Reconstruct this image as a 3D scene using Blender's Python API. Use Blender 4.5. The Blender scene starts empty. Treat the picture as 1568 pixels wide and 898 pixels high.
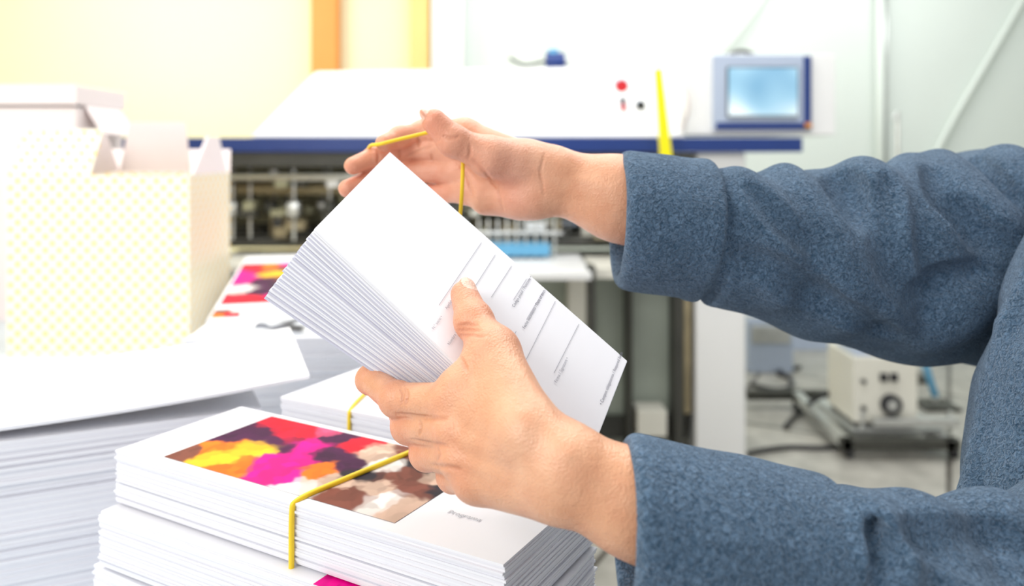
import bpy, math, random
import numpy as np
from mathutils import Vector, Matrix
random.seed(7); rng=np.random.RandomState(3)
H=1.45; FPX=1225.0
# S(): image pixel coordinates + estimated depth (m) back-projected into world metres
def S(u,v,d): return np.array([(u-784)/FPX*d, d, H-(v-237)/FPX*d])
def nrm(a): a=np.array(a,float); return a/np.linalg.norm(a)

# ------------------------------------------------------------------ materials
def newmat(name):
    m=bpy.data.materials.new(name); m.use_nodes=True
    nt=m.node_tree; b=nt.nodes['Principled BSDF']; return m,nt,b
def mat(name,col,rough=.5,metal=0,var=.06,scale=8,bump=0,bscale=60,emit=0):
    m,nt,b=newmat(name)
    tc=nt.nodes.new('ShaderNodeTexCoord'); n=nt.nodes.new('ShaderNodeTexNoise')
    n.inputs['Scale'].default_value=scale; n.inputs['Detail'].default_value=4
    nt.links.new(tc.outputs['Object'],n.inputs['Vector'])
    mx=nt.nodes.new('ShaderNodeMix'); mx.data_type='RGBA'
    mx.inputs[6].default_value=(*[c*(1-var) for c in col],1); mx.inputs[7].default_value=(*[min(1,c*(1+var)) for c in col],1)
    nt.links.new(n.outputs[0],mx.inputs[0]); nt.links.new(mx.outputs[2],b.inputs['Base Color'])
    b.inputs['Roughness'].default_value=rough; b.inputs['Metallic'].default_value=metal
    if bump:
        n2=nt.nodes.new('ShaderNodeTexNoise'); n2.inputs['Scale'].default_value=bscale
        nt.links.new(tc.outputs['Object'],n2.inputs['Vector'])
        bp=nt.nodes.new('ShaderNodeBump'); bp.inputs['Strength'].default_value=bump; bp.inputs['Distance'].default_value=.002
        nt.links.new(n2.outputs[0],bp.inputs['Height']); nt.links.new(bp.outputs[0],b.inputs['Normal'])
    if emit:
        b.inputs['Emission Color'].default_value=(*col,1); b.inputs['Emission Strength'].default_value=emit
    return m
def ramp(nt,stops,interp='LINEAR'):
    r=nt.nodes.new('ShaderNodeValToRGB'); r.color_ramp.interpolation=interp
    e=r.color_ramp.elements
    while len(e)<len(stops): e.new(.5)
    for el,(p,c) in zip(e,stops): el.position=p; el.color=(*c,1)
    return r

M={}
M['paper']=mat('paper_white',(.86,.86,.91),.45,var=.015,scale=5)
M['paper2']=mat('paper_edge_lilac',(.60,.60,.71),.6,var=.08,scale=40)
M['paper3']=mat('paper_edge_soft',(.82,.82,.88),.6,var=.04,scale=40)
M['ink']=mat('ink_grey',(.14,.14,.19),.6)
M['inkl']=mat('ink_light_grey',(.34,.34,.39),.6)
M['inkf']=mat('ink_faint_grey',(.45,.45,.50),.6)
M['band']=mat('yellow_rubber',(.97,.66,.02),.45,var=.08,scale=60)
M['white']=mat('machine_white_enamel',(.86,.86,.86),.3,var=.02,scale=3)
M['cream']=mat('machine_cream_enamel',(.78,.76,.68),.35,var=.05)
M['blue']=mat('machine_navy_stripe',(.012,.04,.20),.35)
M['steel']=mat('brushed_steel',(.62,.63,.62),.3,metal=.8,var=.15,scale=20)
M['dark']=mat('dark_metal',(.05,.05,.042),.5,var=.3)
M['brown']=mat('oily_brown_metal',(.30,.25,.15),.5,var=.4,scale=12)
M['olive']=mat('olive_interior',(.42,.41,.27),.6,var=.4,scale=6)
M['green']=mat('grey_green_panel',(.44,.49,.42),.4,var=.1)
M['red']=mat('red_button',(.65,.02,.03),.3)
M['yel']=mat('yellow_bar_paint',(.98,.85,.0),.4)
M['lblue']=mat('light_blue_plastic',(.12,.38,.62),.4)
M['gray']=mat('grey_plastic',(.45,.52,.66),.4)
M['knob']=mat('black_knob',(.02,.02,.025),.3)
M['orange']=mat('orange_pillar_paint',(.76,.30,.06),.5)
M['ypil']=mat('yellow_pillar_paint',(.86,.62,.24),.5)
M['wallL']=mat('glow_tinted_cream_wall',(.90,.87,.62),.7,var=.04,scale=1.2)  # cream wall with the yellow of the warm glow put into its colour
M['wallR']=mat('pale_mint_wall_paint',(.73,.79,.75),.7,var=.03,scale=1.2)
M['ceil']=mat('ceiling_white',(.85,.85,.83),.8)
M['table']=mat('table_laminate_blue_grey',(.62,.70,.76),.35)
M['trouser']=mat('dark_denim',(.03,.04,.07),.8,bump=.4,bscale=300)
M['shoe']=mat('black_leather',(.02,.02,.02),.4)
M['hair']=mat('dark_brown_hair',(.04,.025,.015),.6,var=.4,scale=60,bump=.8,bscale=200)
M['pink']=mat('pink_grey_board',(.84,.74,.74),.6,var=.03)
M['wood']=mat('ochre_wood',(.60,.36,.12),.5,var=.2,scale=10)

# printed ink: colour painted procedurally per vertex
m,nt,b=newmat('printed_ink'); M['print']=m
at=nt.nodes.new('ShaderNodeAttribute'); at.attribute_name='Col'
nt.links.new(at.outputs['Color'],b.inputs['Base Color']); b.inputs['Roughness'].default_value=.6; b.inputs['Specular IOR Level'].default_value=.15

# floor tiles
m,nt,b=newmat('floor_grey_tile'); M['floor']=m
tc=nt.nodes.new('ShaderNodeTexCoord'); br=nt.nodes.new('ShaderNodeTexBrick')
br.offset=0; br.inputs['Scale'].default_value=1; br.inputs['Brick Width'].default_value=1.1; br.inputs['Row Height'].default_value=1.1
br.inputs['Mortar Size'].default_value=.012
br.inputs['Color1'].default_value=(.42,.40,.36,1); br.inputs['Color2'].default_value=(.37,.36,.33,1); br.inputs['Mortar'].default_value=(.08,.07,.06,1)
mp=nt.nodes.new('ShaderNodeMapping'); mp.inputs['Rotation'].default_value=(0,0,.5)
nt.links.new(tc.outputs['Object'],mp.inputs[0]); nt.links.new(mp.outputs[0],br.inputs['Vector'])
no=nt.nodes.new('ShaderNodeTexNoise'); no.inputs['Scale'].default_value=9; no.inputs['Detail'].default_value=6
nt.links.new(tc.outputs['Object'],no.inputs['Vector'])
mx=nt.nodes.new('ShaderNodeMix'); mx.data_type='RGBA'; mx.blend_type='OVERLAY'; mx.inputs[0].default_value=.6
nt.links.new(br.outputs['Color'],mx.inputs[6]); nt.links.new(no.outputs[0],mx.inputs[7]); nt.links.new(mx.outputs[2],b.inputs['Base Color'])
b.inputs['Roughness'].default_value=.35

# patterned carton
m,nt,b=newmat('carton_yellow_dots'); M['carton']=m
tc=nt.nodes.new('ShaderNodeTexCoord'); sx=nt.nodes.new('ShaderNodeSeparateXYZ'); nt.links.new(tc.outputs['Object'],sx.inputs[0])
def mth(op,a,bb=None):
    n=nt.nodes.new('ShaderNodeMath'); n.operation=op
    for i,x in enumerate((a,bb)):
        if x is None: continue
        if isinstance(x,(int,float)): n.inputs[i].default_value=x
        else: nt.links.new(x,n.inputs[i])
    return n.outputs[0]
hx=mth('ADD',sx.outputs[0],sx.outputs[1])
a1=mth('MULTIPLY',mth('ADD',hx,sx.outputs[2]),32); a2=mth('MULTIPLY',mth('SUBTRACT',hx,sx.outputs[2]),32)
f1=mth('SUBTRACT',mth('FRACT',mth('ADD',a1,100)),.5); f2=mth('SUBTRACT',mth('FRACT',mth('ADD',a2,100)),.5)
dd=mth('SQRT',mth('ADD',mth('MULTIPLY',f1,f1),mth('MULTIPLY',f2,f2)))
lt=mth('LESS_THAN',dd,.28)
mx=nt.nodes.new('ShaderNodeMix'); mx.data_type='RGBA'; mx.inputs[6].default_value=(.89,.85,.74,1); mx.inputs[7].default_value=(.91,.63,.18,1)
nt.links.new(lt,mx.inputs[0]); nt.links.new(mx.outputs[2],b.inputs['Base Color']); b.inputs['Roughness'].default_value=.5

# screen: pale patches in its colour stand in for a reflection
m,nt,b=newmat('lcd_screen'); M['screen']=m
tc=nt.nodes.new('ShaderNodeTexCoord'); no=nt.nodes.new('ShaderNodeTexNoise'); no.inputs['Scale'].default_value=2.6; no.inputs['Detail'].default_value=1
nt.links.new(tc.outputs['Object'],no.inputs['Vector'])
r=ramp(nt,[(.38,(.10,.28,.48)),(.52,(.32,.55,.72)),(.66,(.80,.92,.98))]); nt.links.new(no.outputs[0],r.inputs[0])
nt.links.new(r.outputs[0],b.inputs['Base Color']); nt.links.new(r.outputs[0],b.inputs['Emission Color']); b.inputs['Emission Strength'].default_value=.25
b.inputs['Roughness'].default_value=.2

# skin
m,nt,b=newmat('skin'); M['skin']=m
at=nt.nodes.new('ShaderNodeAttribute'); at.attribute_name='Col'
tc=nt.nodes.new('ShaderNodeTexCoord'); no=nt.nodes.new('ShaderNodeTexNoise'); no.inputs['Scale'].default_value=70; no.inputs['Detail'].default_value=5
nt.links.new(tc.outputs['Object'],no.inputs['Vector'])
r=ramp(nt,[(.3,(.90,.80,.76)),(.7,(1.0,1.0,1.0))]); nt.links.new(no.outputs[0],r.inputs[0])
mx=nt.nodes.new('ShaderNodeMix'); mx.data_type='RGBA'; mx.blend_type='MULTIPLY'; mx.inputs[0].default_value=1
nt.links.new(at.outputs['Color'],mx.inputs[6]); nt.links.new(r.outputs[0],mx.inputs[7]); nt.links.new(mx.outputs[2],b.inputs['Base Color'])
b.inputs['Roughness'].default_value=.38
b.inputs['Subsurface Weight'].default_value=.10; b.inputs['Subsurface Radius'].default_value=(1,.35,.2); b.inputs['Subsurface Scale'].default_value=.004
vo=nt.nodes.new('ShaderNodeTexVoronoi'); vo.inputs['Scale'].default_value=750; nt.links.new(tc.outputs['Object'],vo.inputs['Vector'])
n3=nt.nodes.new('ShaderNodeTexNoise'); n3.inputs['Scale'].default_value=200; n3.inputs['Detail'].default_value=5; nt.links.new(tc.outputs['Object'],n3.inputs['Vector'])
ad=nt.nodes.new('ShaderNodeMath'); ad.operation='MULTIPLY_ADD'; ad.inputs[1].default_value=.5
nt.links.new(vo.outputs['Distance'],ad.inputs[0]); nt.links.new(n3.outputs[0],ad.inputs[2])
bp=nt.nodes.new('ShaderNodeBump'); bp.inputs['Strength'].default_value=.5; bp.inputs['Distance'].default_value=.0012
nt.links.new(ad.outputs[0],bp.inputs['Height']); nt.links.new(bp.outputs[0],b.inputs['Normal'])

# fleece
m,nt,b=newmat('blue_fleece'); M['fleece']=m
tc=nt.nodes.new('ShaderNodeTexCoord')
n1=nt.nodes.new('ShaderNodeTexNoise'); n1.inputs['Scale'].default_value=330; n1.inputs['Detail'].default_value=4; n1.inputs['Distortion'].default_value=1.5
n2=nt.nodes.new('ShaderNodeTexNoise'); n2.inputs['Scale'].default_value=25; n2.inputs['Detail'].default_value=3
for n in (n1,n2): nt.links.new(tc.outputs['Object'],n.inputs['Vector'])
r=ramp(nt,[(.34,(.042,.088,.150)),(.66,(.155,.245,.365))]); nt.links.new(n1.outputs[0],r.inputs[0])
r2=ramp(nt,[(.3,(.85,.85,.85)),(.7,(1.0,1.0,1.0))]); nt.links.new(n2.outputs[0],r2.inputs[0])
mx=nt.nodes.new('ShaderNodeMix'); mx.data_type='RGBA'; mx.blend_type='MULTIPLY'; mx.inputs[0].default_value=1
nt.links.new(r.outputs[0],mx.inputs[6]); nt.links.new(r2.outputs[0],mx.inputs[7]); nt.links.new(mx.outputs[2],b.inputs['Base Color'])
b.inputs['Roughness'].default_value=.95; b.inputs['Sheen Weight'].default_value=.4; b.inputs['Sheen Roughness'].default_value=.4; b.inputs['Sheen Tint'].default_value=(.7,.82,1,1)
b.inputs['Specular IOR Level'].default_value=.1
bp=nt.nodes.new('ShaderNodeBump'); bp.inputs['Strength'].default_value=1.0; bp.inputs['Distance'].default_value=.004
nt.links.new(n1.outputs[0],bp.inputs['Height']); nt.links.new(bp.outputs[0],b.inputs['Normal'])

# ------------------------------------------------------------------ builders
def link(o,parent=None):
    bpy.context.collection.objects.link(o)
    if parent: o.parent=parent
    return o
def empty(name):
    e=bpy.data.objects.new(name,None); e.empty_display_size=.1; return link(e)
class B:
    def __init__(s): s.v=[];s.f=[];s.mi=[];s.ms=[];s.sm=[]
    def m(s,k):
        mm=M[k]
        if mm not in s.ms: s.ms.append(mm)
        return s.ms.index(mm)
    def hexa(s,b4,t4,k):
        o=len(s.v); s.v+= [tuple(map(float,p)) for p in b4]+[tuple(map(float,p)) for p in t4]
        i=s.m(k)
        for f in ((3,2,1,0),(4,5,6,7),(0,1,5,4),(1,2,6,5),(2,3,7,6),(3,0,4,7)):
            s.f.append([o+q for q in f]); s.mi.append(i); s.sm.append(False)
    def box(s,x0,x1,y0,y1,z0,z1,k,rz=0):
        cx,cy=(x0+x1)/2,(y0+y1)/2; c,sn=math.cos(rz),math.sin(rz)
        q=[(x0,y0),(x1,y0),(x1,y1),(x0,y1)]
        q=[(cx+(x-cx)*c-(y-cy)*sn,cy+(x-cx)*sn+(y-cy)*c) for x,y in q]
        s.hexa([(x,y,z0) for x,y in q],[(x,y,z1) for x,y in q],k)
    def cyl(s,a,b,r,k,n=20,r2=None):
        a=np.array(a,float); b=np.array(b,float); r2=r if r2 is None else r2
        d=nrm(b-a); t=nrm(np.cross(d,[0,0,1] if abs(d[2])<.9 else [1,0,0])); w=np.cross(d,t); o=len(s.v); i=s.m(k)
        for c,rr in ((a,r),(b,r2)):
            for j in range(n):
                an=2*math.pi*j/n; s.v.append(tuple(c+rr*(math.cos(an)*t+math.sin(an)*w)))
        for j in range(n):
            q=(j+1)%n; s.f.append([o+j,o+q,o+n+q,o+n+j]); s.mi.append(i); s.sm.append(True)
        s.f.append([o+j for j in range(n)][::-1]); s.mi.append(i); s.sm.append(False)
        s.f.append([o+n+j for j in range(n)]); s.mi.append(i); s.sm.append(False)
    def poly(s,pts,th,dirv,k):
        pts=[np.array(p,float) for p in pts]; dv=nrm(dirv)*th; n=len(pts); o=len(s.v); i=s.m(k)
        s.v+=[tuple(p) for p in pts]+[tuple(p+dv) for p in pts]
        s.f.append([o+j for j in range(n)][::-1]); s.f.append([o+n+j for j in range(n)]); s.mi+=[i,i]; s.sm+=[False,False]
        for j in range(n):
            q=(j+1)%n; s.f.append([o+j,o+q,o+n+q,o+n+j]); s.mi.append(i); s.sm.append(False)
    def done(s,name,parent=None,bev=0):
        me=bpy.data.meshes.new(name); me.from_pydata(s.v,[],s.f)
        for x in s.ms: me.materials.append(x)
        me.polygons.foreach_set('material_index',s.mi); me.polygons.foreach_set('use_smooth',s.sm)
        me.update(); 
        import bmesh
        bm=bmesh.new(); bm.from_mesh(me); bmesh.ops.recalc_face_normals(bm,faces=bm.faces); bm.to_mesh(me); bm.free()
        o=link(bpy.data.objects.new(name,me),parent)
        if bev:
            md=o.modifiers.new('bev','BEVEL'); md.width=bev; md.segments=2; md.limit_method='ANGLE'; md.angle_limit=.7
        return o
def tube(name,pts,r,k,parent=None,cyclic=False,flat=None):
    cu=bpy.data.curves.new(name,'CURVE'); cu.dimensions='3D'; cu.bevel_depth=r; cu.bevel_resolution=4; cu.resolution_u=10
    sp=cu.splines.new('NURBS' if len(pts)>2 else 'POLY'); sp.points.add(len(pts)-1)
    for p,q in zip(sp.points,pts): p.co=(*map(float,q),1)
    if len(pts)>2: sp.order_u=3; sp.use_endpoint_u=not cyclic
    sp.use_cyclic_u=cyclic
    cu.materials.append(M[k]); return link(bpy.data.objects.new(name,cu),parent)
def wn(a,b,sc,ph):   # cheap smooth noise for procedural ink painting
    return (np.sin(a*sc*5.1+ph+1.3*np.sin(b*sc*3.7+ph))+np.sin(b*sc*6.3+ph*2+1.1*np.sin(a*sc*4.3))+.5*np.sin((a+b)*sc*11+ph*3))/2.5
def printed_photo(name,parent,loc,rz,wx,wy,seeds,seed,asp,fine=.42,nx=240,ny=120,nf=260):
    r=np.random.RandomState(seed)
    a,b_=np.meshgrid(np.linspace(0,1,nx),np.linspace(0,1,ny),indexing='ij')
    wa=a+.018*wn(a*asp,b_,2.2,seed)+.009*wn(a*asp,b_,8,seed+1); wb=b_+.036*wn(b_,a*asp,2.2,seed+3)+.018*wn(b_,a*asp,8,seed+4)
    pts=np.array([s_[:2] for s_ in seeds]); cols=np.array([s_[2] for s_ in seeds])
    def vor(P,Cc,pw):
        d=((wa[...,None]-P[:,0])*asp)**2+(wb[...,None]-P[:,1])**2
        w=(1/(d+1e-4)).astype(np.float64); w/=w.max(-1,keepdims=True); w=w**pw; w/=w.sum(-1,keepdims=True); return w@Cc
    base=vor(pts,cols,8)
    fp=r.rand(nf,2); near=np.argmin(((fp[:,None,0]-pts[None,:,0])*asp)**2+(fp[:,None,1]-pts[None,:,1])**2,1)
    fc=np.clip(cols[near]*(.35+1.1*r.rand(nf,1)),0,1)
    det=vor(fp,fc,6)
    c=np.clip(base*(1-fine)+det*fine,0,1).reshape(-1,3)
    V=np.stack([a.ravel()*wx,b_.ravel()*wy,np.zeros(nx*ny)],1)
    I=np.arange(nx*ny).reshape(nx,ny); Q=np.stack([I[:-1,:-1],I[1:,:-1],I[1:,1:],I[:-1,1:]],-1).reshape(-1,4)
    o=mesh_obj(name,V,Q,'print',parent,c,0); o.location=loc; o.rotation_euler=(0,0,rz); return o

# ------------------------------------------------------------------ SDF modelling
def cone(a,b,ra,rb,w=None,s=1.0):
    a=np.array(a,float); b=np.array(b,float); ba=b-a; L=max(float(ba@ba),1e-12)
    w=None if w is None else nrm(w)
    def fn(X,Y,Z):
        x=X-a[0];y=Y-a[1];z=Z-a[2]
        t=np.clip((x*ba[0]+y*ba[1]+z*ba[2])/L,0,1)
        x=x-t*ba[0];y=y-t*ba[1];z=z-t*ba[2]
        q=x*x+y*y+z*z
        if w is not None:
            c=x*w[0]+y*w[1]+z*w[2]; q=q+c*c*(1/s**2-1)
        return np.sqrt(q)-(ra+(rb-ra)*t)
    r=max(ra,rb); return fn,np.minimum(a,b)-r*max(1,s),np.maximum(a,b)+r*max(1,s)
def torus(c,n,R,r):
    c=np.array(c,float); n=nrm(n)
    def fn(X,Y,Z):
        x=X-c[0];y=Y-c[1];z=Z-c[2]; h=x*n[0]+y*n[1]+z*n[2]
        rad=np.sqrt(np.maximum(x*x+y*y+z*z-h*h,0)); return np.sqrt((rad-R)**2+h*h)-r
    return fn,c-R-r,c+R+r
def ell(c,ax,rad):
    c=np.array(c,float); e0=nrm(ax[0]); e1=np.array(ax[1],float); e1=nrm(e1-e0*(e1@e0)); e2=np.cross(e0,e1); E=(e0,e1,e2)
    def fn(X,Y,Z):
        x=X-c[0];y=Y-c[1];z=Z-c[2]; q=0
        for e,r in zip(E,rad): q=q+((x*e[0]+y*e[1]+z*e[2])/r)**2
        return (np.sqrt(q)-1)*min(rad)
    r=max(rad); return fn,c-r,c+r
AX=((1,0,0),(0,1,0))
def smin(a,b,k):
    h=np.clip(.5+.5*(b-a)/k,0,1); return b*(1-h)+a*h-k*h*(1-h)
class Field:
    def __init__(s,lo,hi,res):
        s.lo=np.array(lo,float); s.res=res; s.n=np.ceil((np.array(hi)-s.lo)/res).astype(int)+1
        s.ax=[(s.lo[i]+res*np.arange(s.n[i])).astype(np.float32) for i in range(3)]
        s.F=np.full(tuple(s.n),1.0,np.float32)
    def blk(s,lo,hi):
        sl=[];g=[]
        for i in range(3):
            a=int(max(0,math.floor((lo[i]-s.lo[i])/s.res))); b=int(min(s.n[i],math.ceil((hi[i]-s.lo[i])/s.res)+1))
            if b<=a: return None,None
            sl.append(slice(a,b)); sh=[1,1,1]; sh[i]=-1; g.append(s.ax[i][a:b].reshape(sh))
        return tuple(sl),g
    def add(s,p,k=.004):
        fn,lo,hi=p; pad=k+.012
        sl,g=s.blk(lo-pad,hi+pad)
        if sl is None: return
        s.F[sl]=smin(s.F[sl],fn(*g),k)
    def sub(s,p,k=.003):
        fn,lo,hi=p; pad=k+.012
        sl,g=s.blk(lo-pad,hi+pad)
        if sl is None: return
        s.F[sl]=-smin(-s.F[sl],fn(*g),k)
    def grid(s): return [s.ax[0][:,None,None],s.ax[1][None,:,None],s.ax[2][None,None,:]]
    def clip(s,c,n,k=.004):
        X,Y,Z=s.grid(); d=(X-c[0])*n[0]+(Y-c[1])*n[1]+(Z-c[2])*n[2]
        s.F=-smin(-s.F,-d.astype(np.float32),k)
    def disp(s,fn):
        X,Y,Z=s.grid(); s.F=(s.F+fn(X,Y,Z)).astype(np.float32)
    def merge(s,o,k): s.F=smin(s.F,o.F,k)
    def samp(s,P):
        q=(P-s.lo)/s.res; ok=np.all((q>=0)&(q<s.n-1.001),1); i=np.clip(q,0,s.n-2).astype(int); f=np.clip(q-i,0,1)
        out=0
        for a in (0,1):
            for b in (0,1):
                for c in (0,1):
                    w=(f[:,0] if a else 1-f[:,0])*(f[:,1] if b else 1-f[:,1])*(f[:,2] if c else 1-f[:,2])
                    out=out+w*s.F[i[:,0]+a,i[:,1]+b,i[:,2]+c]
        return np.where(ok,out,1.0)
    def hit(s,u,v,d0=.3,d1=1.1):   # first surface point along a sight line
        ds=np.arange(d0,d1,.0008); val=s.samp(np.stack([S(u,v,d) for d in ds])); w=np.where(val<0)[0]
        if len(w)==0 or w[0]==0: return None
        i=w[0]; t=val[i-1]/(val[i-1]-val[i]); return ds[i-1]+t*.0008
    def path(s,uv,n=6,off=0.0):
        out=[]
        for (u0,v0),(u1,v1) in zip(uv[:-1],uv[1:]):
            for j in range(n): 
                t=j/n; out.append((u0+(u1-u0)*t,v0+(v1-v0)*t))
        out.append(uv[-1]); res=[]
        for u,v in out:
            d=s.hit(u,v)
            if d is not None: res.append(S(u,v,d+off))
        segs=[(a,b) for a,b in zip(res[:-1],res[1:]) if np.linalg.norm(a-b)<.03]
        return segs
    def mesh(s):
        F=s.F; Sg=F<0
        c=np.zeros(tuple(np.array(F.shape)-1),np.uint8)
        for i in (0,1):
            for j in (0,1):
                for k in (0,1): c+=Sg[i:F.shape[0]-1+i,j:F.shape[1]-1+j,k:F.shape[2]-1+k]
        act=(c>0)&(c<8); idx=np.argwhere(act); n=len(idx)
        vm=np.full(c.shape,-1,np.int32); vm[act]=np.arange(n)
        pos=np.zeros((n,3)); cnt=np.zeros(n)
        cor=[(i,j,k) for i in (0,1) for j in (0,1) for k in (0,1)]
        for p in cor:
            for a in range(3):
                if p[a]==0:
                    q=list(p); q[a]=1
                    v0=F[idx[:,0]+p[0],idx[:,1]+p[1],idx[:,2]+p[2]]; v1=F[idx[:,0]+q[0],idx[:,1]+q[1],idx[:,2]+q[2]]
                    cr=(v0<0)!=(v1<0); t=np.where(cr,v0/np.where(cr,v0-v1,1),0)
                    pp=np.tile(np.array(p,float),(n,1)); pp[:,a]=t
                    pos+=pp*cr[:,None]; cnt+=cr
        V=(idx+pos/cnt[:,None])*s.res+s.lo
        fs=[]
        for a in range(3):
            b_,c_=(a+1)%3,(a+2)%3
            sa=[slice(None)]*3; sb=[slice(None)]*3; sa[a]=slice(0,-1); sb[a]=slice(1,None)
            s0=Sg[tuple(sa)]; s1=Sg[tuple(sb)]; ch=np.argwhere(s0!=s1)
            ch=ch[(ch[:,b_]>0)&(ch[:,c_]>0)&(ch[:,b_]<F.shape[b_]-1)&(ch[:,c_]<F.shape[c_]-1)]
            ins=s0[ch[:,0],ch[:,1],ch[:,2]]
            def cell(db,dc):
                q=ch.copy(); q[:,b_]+=db; q[:,c_]+=dc; return vm[q[:,0],q[:,1],q[:,2]]
            Q=np.stack([cell(-1,-1),cell(0,-1),cell(0,0),cell(-1,0)],1)
            Q[~ins]=Q[~ins][:,::-1]; fs.append(Q)
        return V,np.concatenate(fs)
def mesh_obj(name,V,Q,mt,parent=None,col=None,smooth=2):
    me=bpy.data.meshes.new(name); me.from_pydata(V.tolist(),[],Q.tolist()); me.materials.append(M[mt])
    me.polygons.foreach_set('use_smooth',[True]*len(me.polygons))
    if col is not None:
        ca=me.color_attributes.new('Col','FLOAT_COLOR','POINT')
        ca.data.foreach_set('color',np.concatenate([col,np.ones((len(col),1))],1).astype(np.float32).ravel())
    me.update(); o=link(bpy.data.objects.new(name,me),parent)
    if smooth:
        md=o.modifiers.new('sm','SMOOTH'); md.factor=.5; md.iterations=smooth
    return o

# ================================================================== held card bundle
A=S(597,233,.611); Bc=S(960,553,.5456); C=S(888,738,.47); D=S(482,350,.535)
E=S(410,450,.565); Fp=S(829,737,.51)
n_up=nrm(np.cross(D-A,Bc-A))
if n_up[2]<0: n_up=-n_up
inward=nrm(A-D); alongv=nrm(Bc-A)
def onplane(u,v,off):
    o=np.array([0,0,H]); r=S(u,v,1.0)-o; t=((A-o)@n_up)/(r@n_up); return o+r*t+n_up*off
Ab=E+(A-D); Bb=Fp+(Bc-C)
bundle=empty('held_card_bundle')
bb=B(); NS=40
for i in range(NS):
    w=i/(NS-1); w1=w+.80/(NS-1)
    def q(w):
        return [A*(1-w)+Ab*w, Bc*(1-w)+Bb*w, C*(1-w)+Fp*w, D*(1-w)+E*w]
    j=(rng.randn()*.0005*alongv+rng.randn()*.0003*inward) if i else 0
    if i>34: j=j-inward*.0012*(i-34)*.6
    top=[p+j for p in q(w)]; bot=[p+j for p in q(w1)]
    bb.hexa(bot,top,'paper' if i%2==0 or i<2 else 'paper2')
bb.done('card_sheets',bundle)
lb=B()
def pline(u0,v0,u1,v1,w=.0003,k='inkl'):
    a,b_=onplane(u0,v0,.0004),onplane(u1,v1,.0004); e=alongv*w/2
    lb.hexa([a-e,a+e,b_+e,b_-e],[p+n_up*.00012 for p in (a-e,a+e,b_+e,b_-e)],k)
for l_ in ((737,372,672,468),(758,391,728,438),(783,408,752,456),(806,428,786,460),(831,448,806,490),(850,462,803,556),(886,497,848,572),(790,508,780,530)):
    pline(*l_)
lb.done('printed_rules',bundle)
def text(body,uv,size,k='ink',org=None,X=None,Y=None,parent=None):
    cu=bpy.data.curves.new('t','FONT'); cu.body=body; cu.size=size; cu.materials.append(M[k])
    o=link(bpy.data.objects.new('printed_text',cu),parent or bundle)
    X=inward if X is None else X; Zv=n_up if org is None else np.cross(X,Y); Yv=np.cross(Zv,X)
    p=onplane(uv[0],uv[1],.0007) if org is None else org
    o.matrix_world=Matrix(((X[0],Yv[0],Zv[0],p[0]),(X[1],Yv[1],Zv[1],p[1]),(X[2],Yv[2],Zv[2],p[2]),(0,0,0,1)))
text('Código postal / Postcode •',(787,472),.0030); text('Fecha nacimiento / Date of birth •',(803,505),.0030)
text('Firma / Signature •',(852,588),.0030,'inkl'); text('• Campos obligatorios / Required fields',(921,622),.0030)
text('N.º socio •',(664,506),.0028,'inkl'); text('Nombre / Name •',(688,530),.0028,'inkl')
text('Apellidos •',(684,475),.0028,'inkl')

# ================================================================== person
person=empty('person')
SK=np.array([.80,.425,.255]); 
def colorize(V,base,spots):
    c=np.tile(np.array(base,float),(len(V),1))
    for p,r,cc,st in spots:
        d=np.linalg.norm(V-np.array(p),axis=1); w=(st*np.exp(-(d/r)**2))[:,None]; c=c*(1-w)+np.array(cc)*w
    return c
RED=(.84,.27,.17); PALE=(.90,.58,.40); NAIL=(.92,.60,.48); DK=(.45,.17,.09)

def hand(name,res,lo,hi,palm,fingers,nails,creases,base,spots,extra=(),kf=.002):
    f=Field(lo,hi,res); 
    for p,k in palm: f.add(p,k)
    g=Field(lo,hi,res)
    for ch in fingers:
        pr=[cone(ch[i][0],ch[i+1][0],ch[i][1],ch[i+1][1]) for i in range(len(ch)-1)]
        def fn(X,Y,Z,pr=pr,ch=ch):
            d=None
            for q in pr:
                e=q[0](X,Y,Z); d=e if d is None else smin(d,e,.004)
            for pt,r in ch[1:-1]:
                e=np.sqrt((X-pt[0])**2+(Y-pt[1])**2+(Z-pt[2])**2)-r*1.03
                d=smin(d,e,.004)
            return d
        g.add((fn,np.min([q[1] for q in pr],0),np.max([q[2] for q in pr],0)),kf)
    f.merge(g,.009); del g
    for p,k in extra: f.add(p,k)
    segs=[]
    for uv,r,st_ in creases:
        sg=f.path(uv)
        for j,(a_,b_) in enumerate(sg):
            e=math.sin(math.pi*(j+.5)/len(sg))**.5; segs.append((a_,b_,r*(.35+.65*e),st_*e))
    for a_,b_,r,_ in segs: f.sub(cone(a_,b_,r,r),.0016)
    for c,dr,nb,r in nails:
        f.add(ell(c+nb*r*.60,(dr,np.cross(dr,nb)),(r*.80,r*.70,r*.44)),.0006)
    V,Q=f.mesh()
    sp=list(spots)
    for ch in fingers:
        for i,(pt,r) in enumerate(ch[1:]): sp.append((pt,r*1.5,RED,.35 if i<len(ch)-2 else .5))
    col=colorize(V,base,sp)
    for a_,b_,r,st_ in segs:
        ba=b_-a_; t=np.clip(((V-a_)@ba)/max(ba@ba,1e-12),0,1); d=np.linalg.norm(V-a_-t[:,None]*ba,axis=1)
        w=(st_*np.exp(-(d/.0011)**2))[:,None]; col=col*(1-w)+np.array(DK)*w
    for c,dr,nb,r in nails:
        cc=c+nb*r*.60; e0=nrm(dr); e1=nrm(np.cross(dr,nb)); e2=nrm(nb); q=V-cc
        rr=(q@e0/(r*.80))**2+(q@e1/(r*.70))**2; up=(q@e2)>r*.10
        col[(rr<1.2)&(q@e2>0)]=(.72,.33,.21)
        col[(rr<.92)&up]=NAIL
    return mesh_obj(name,V,Q,'skin',person,col,1)

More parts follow.
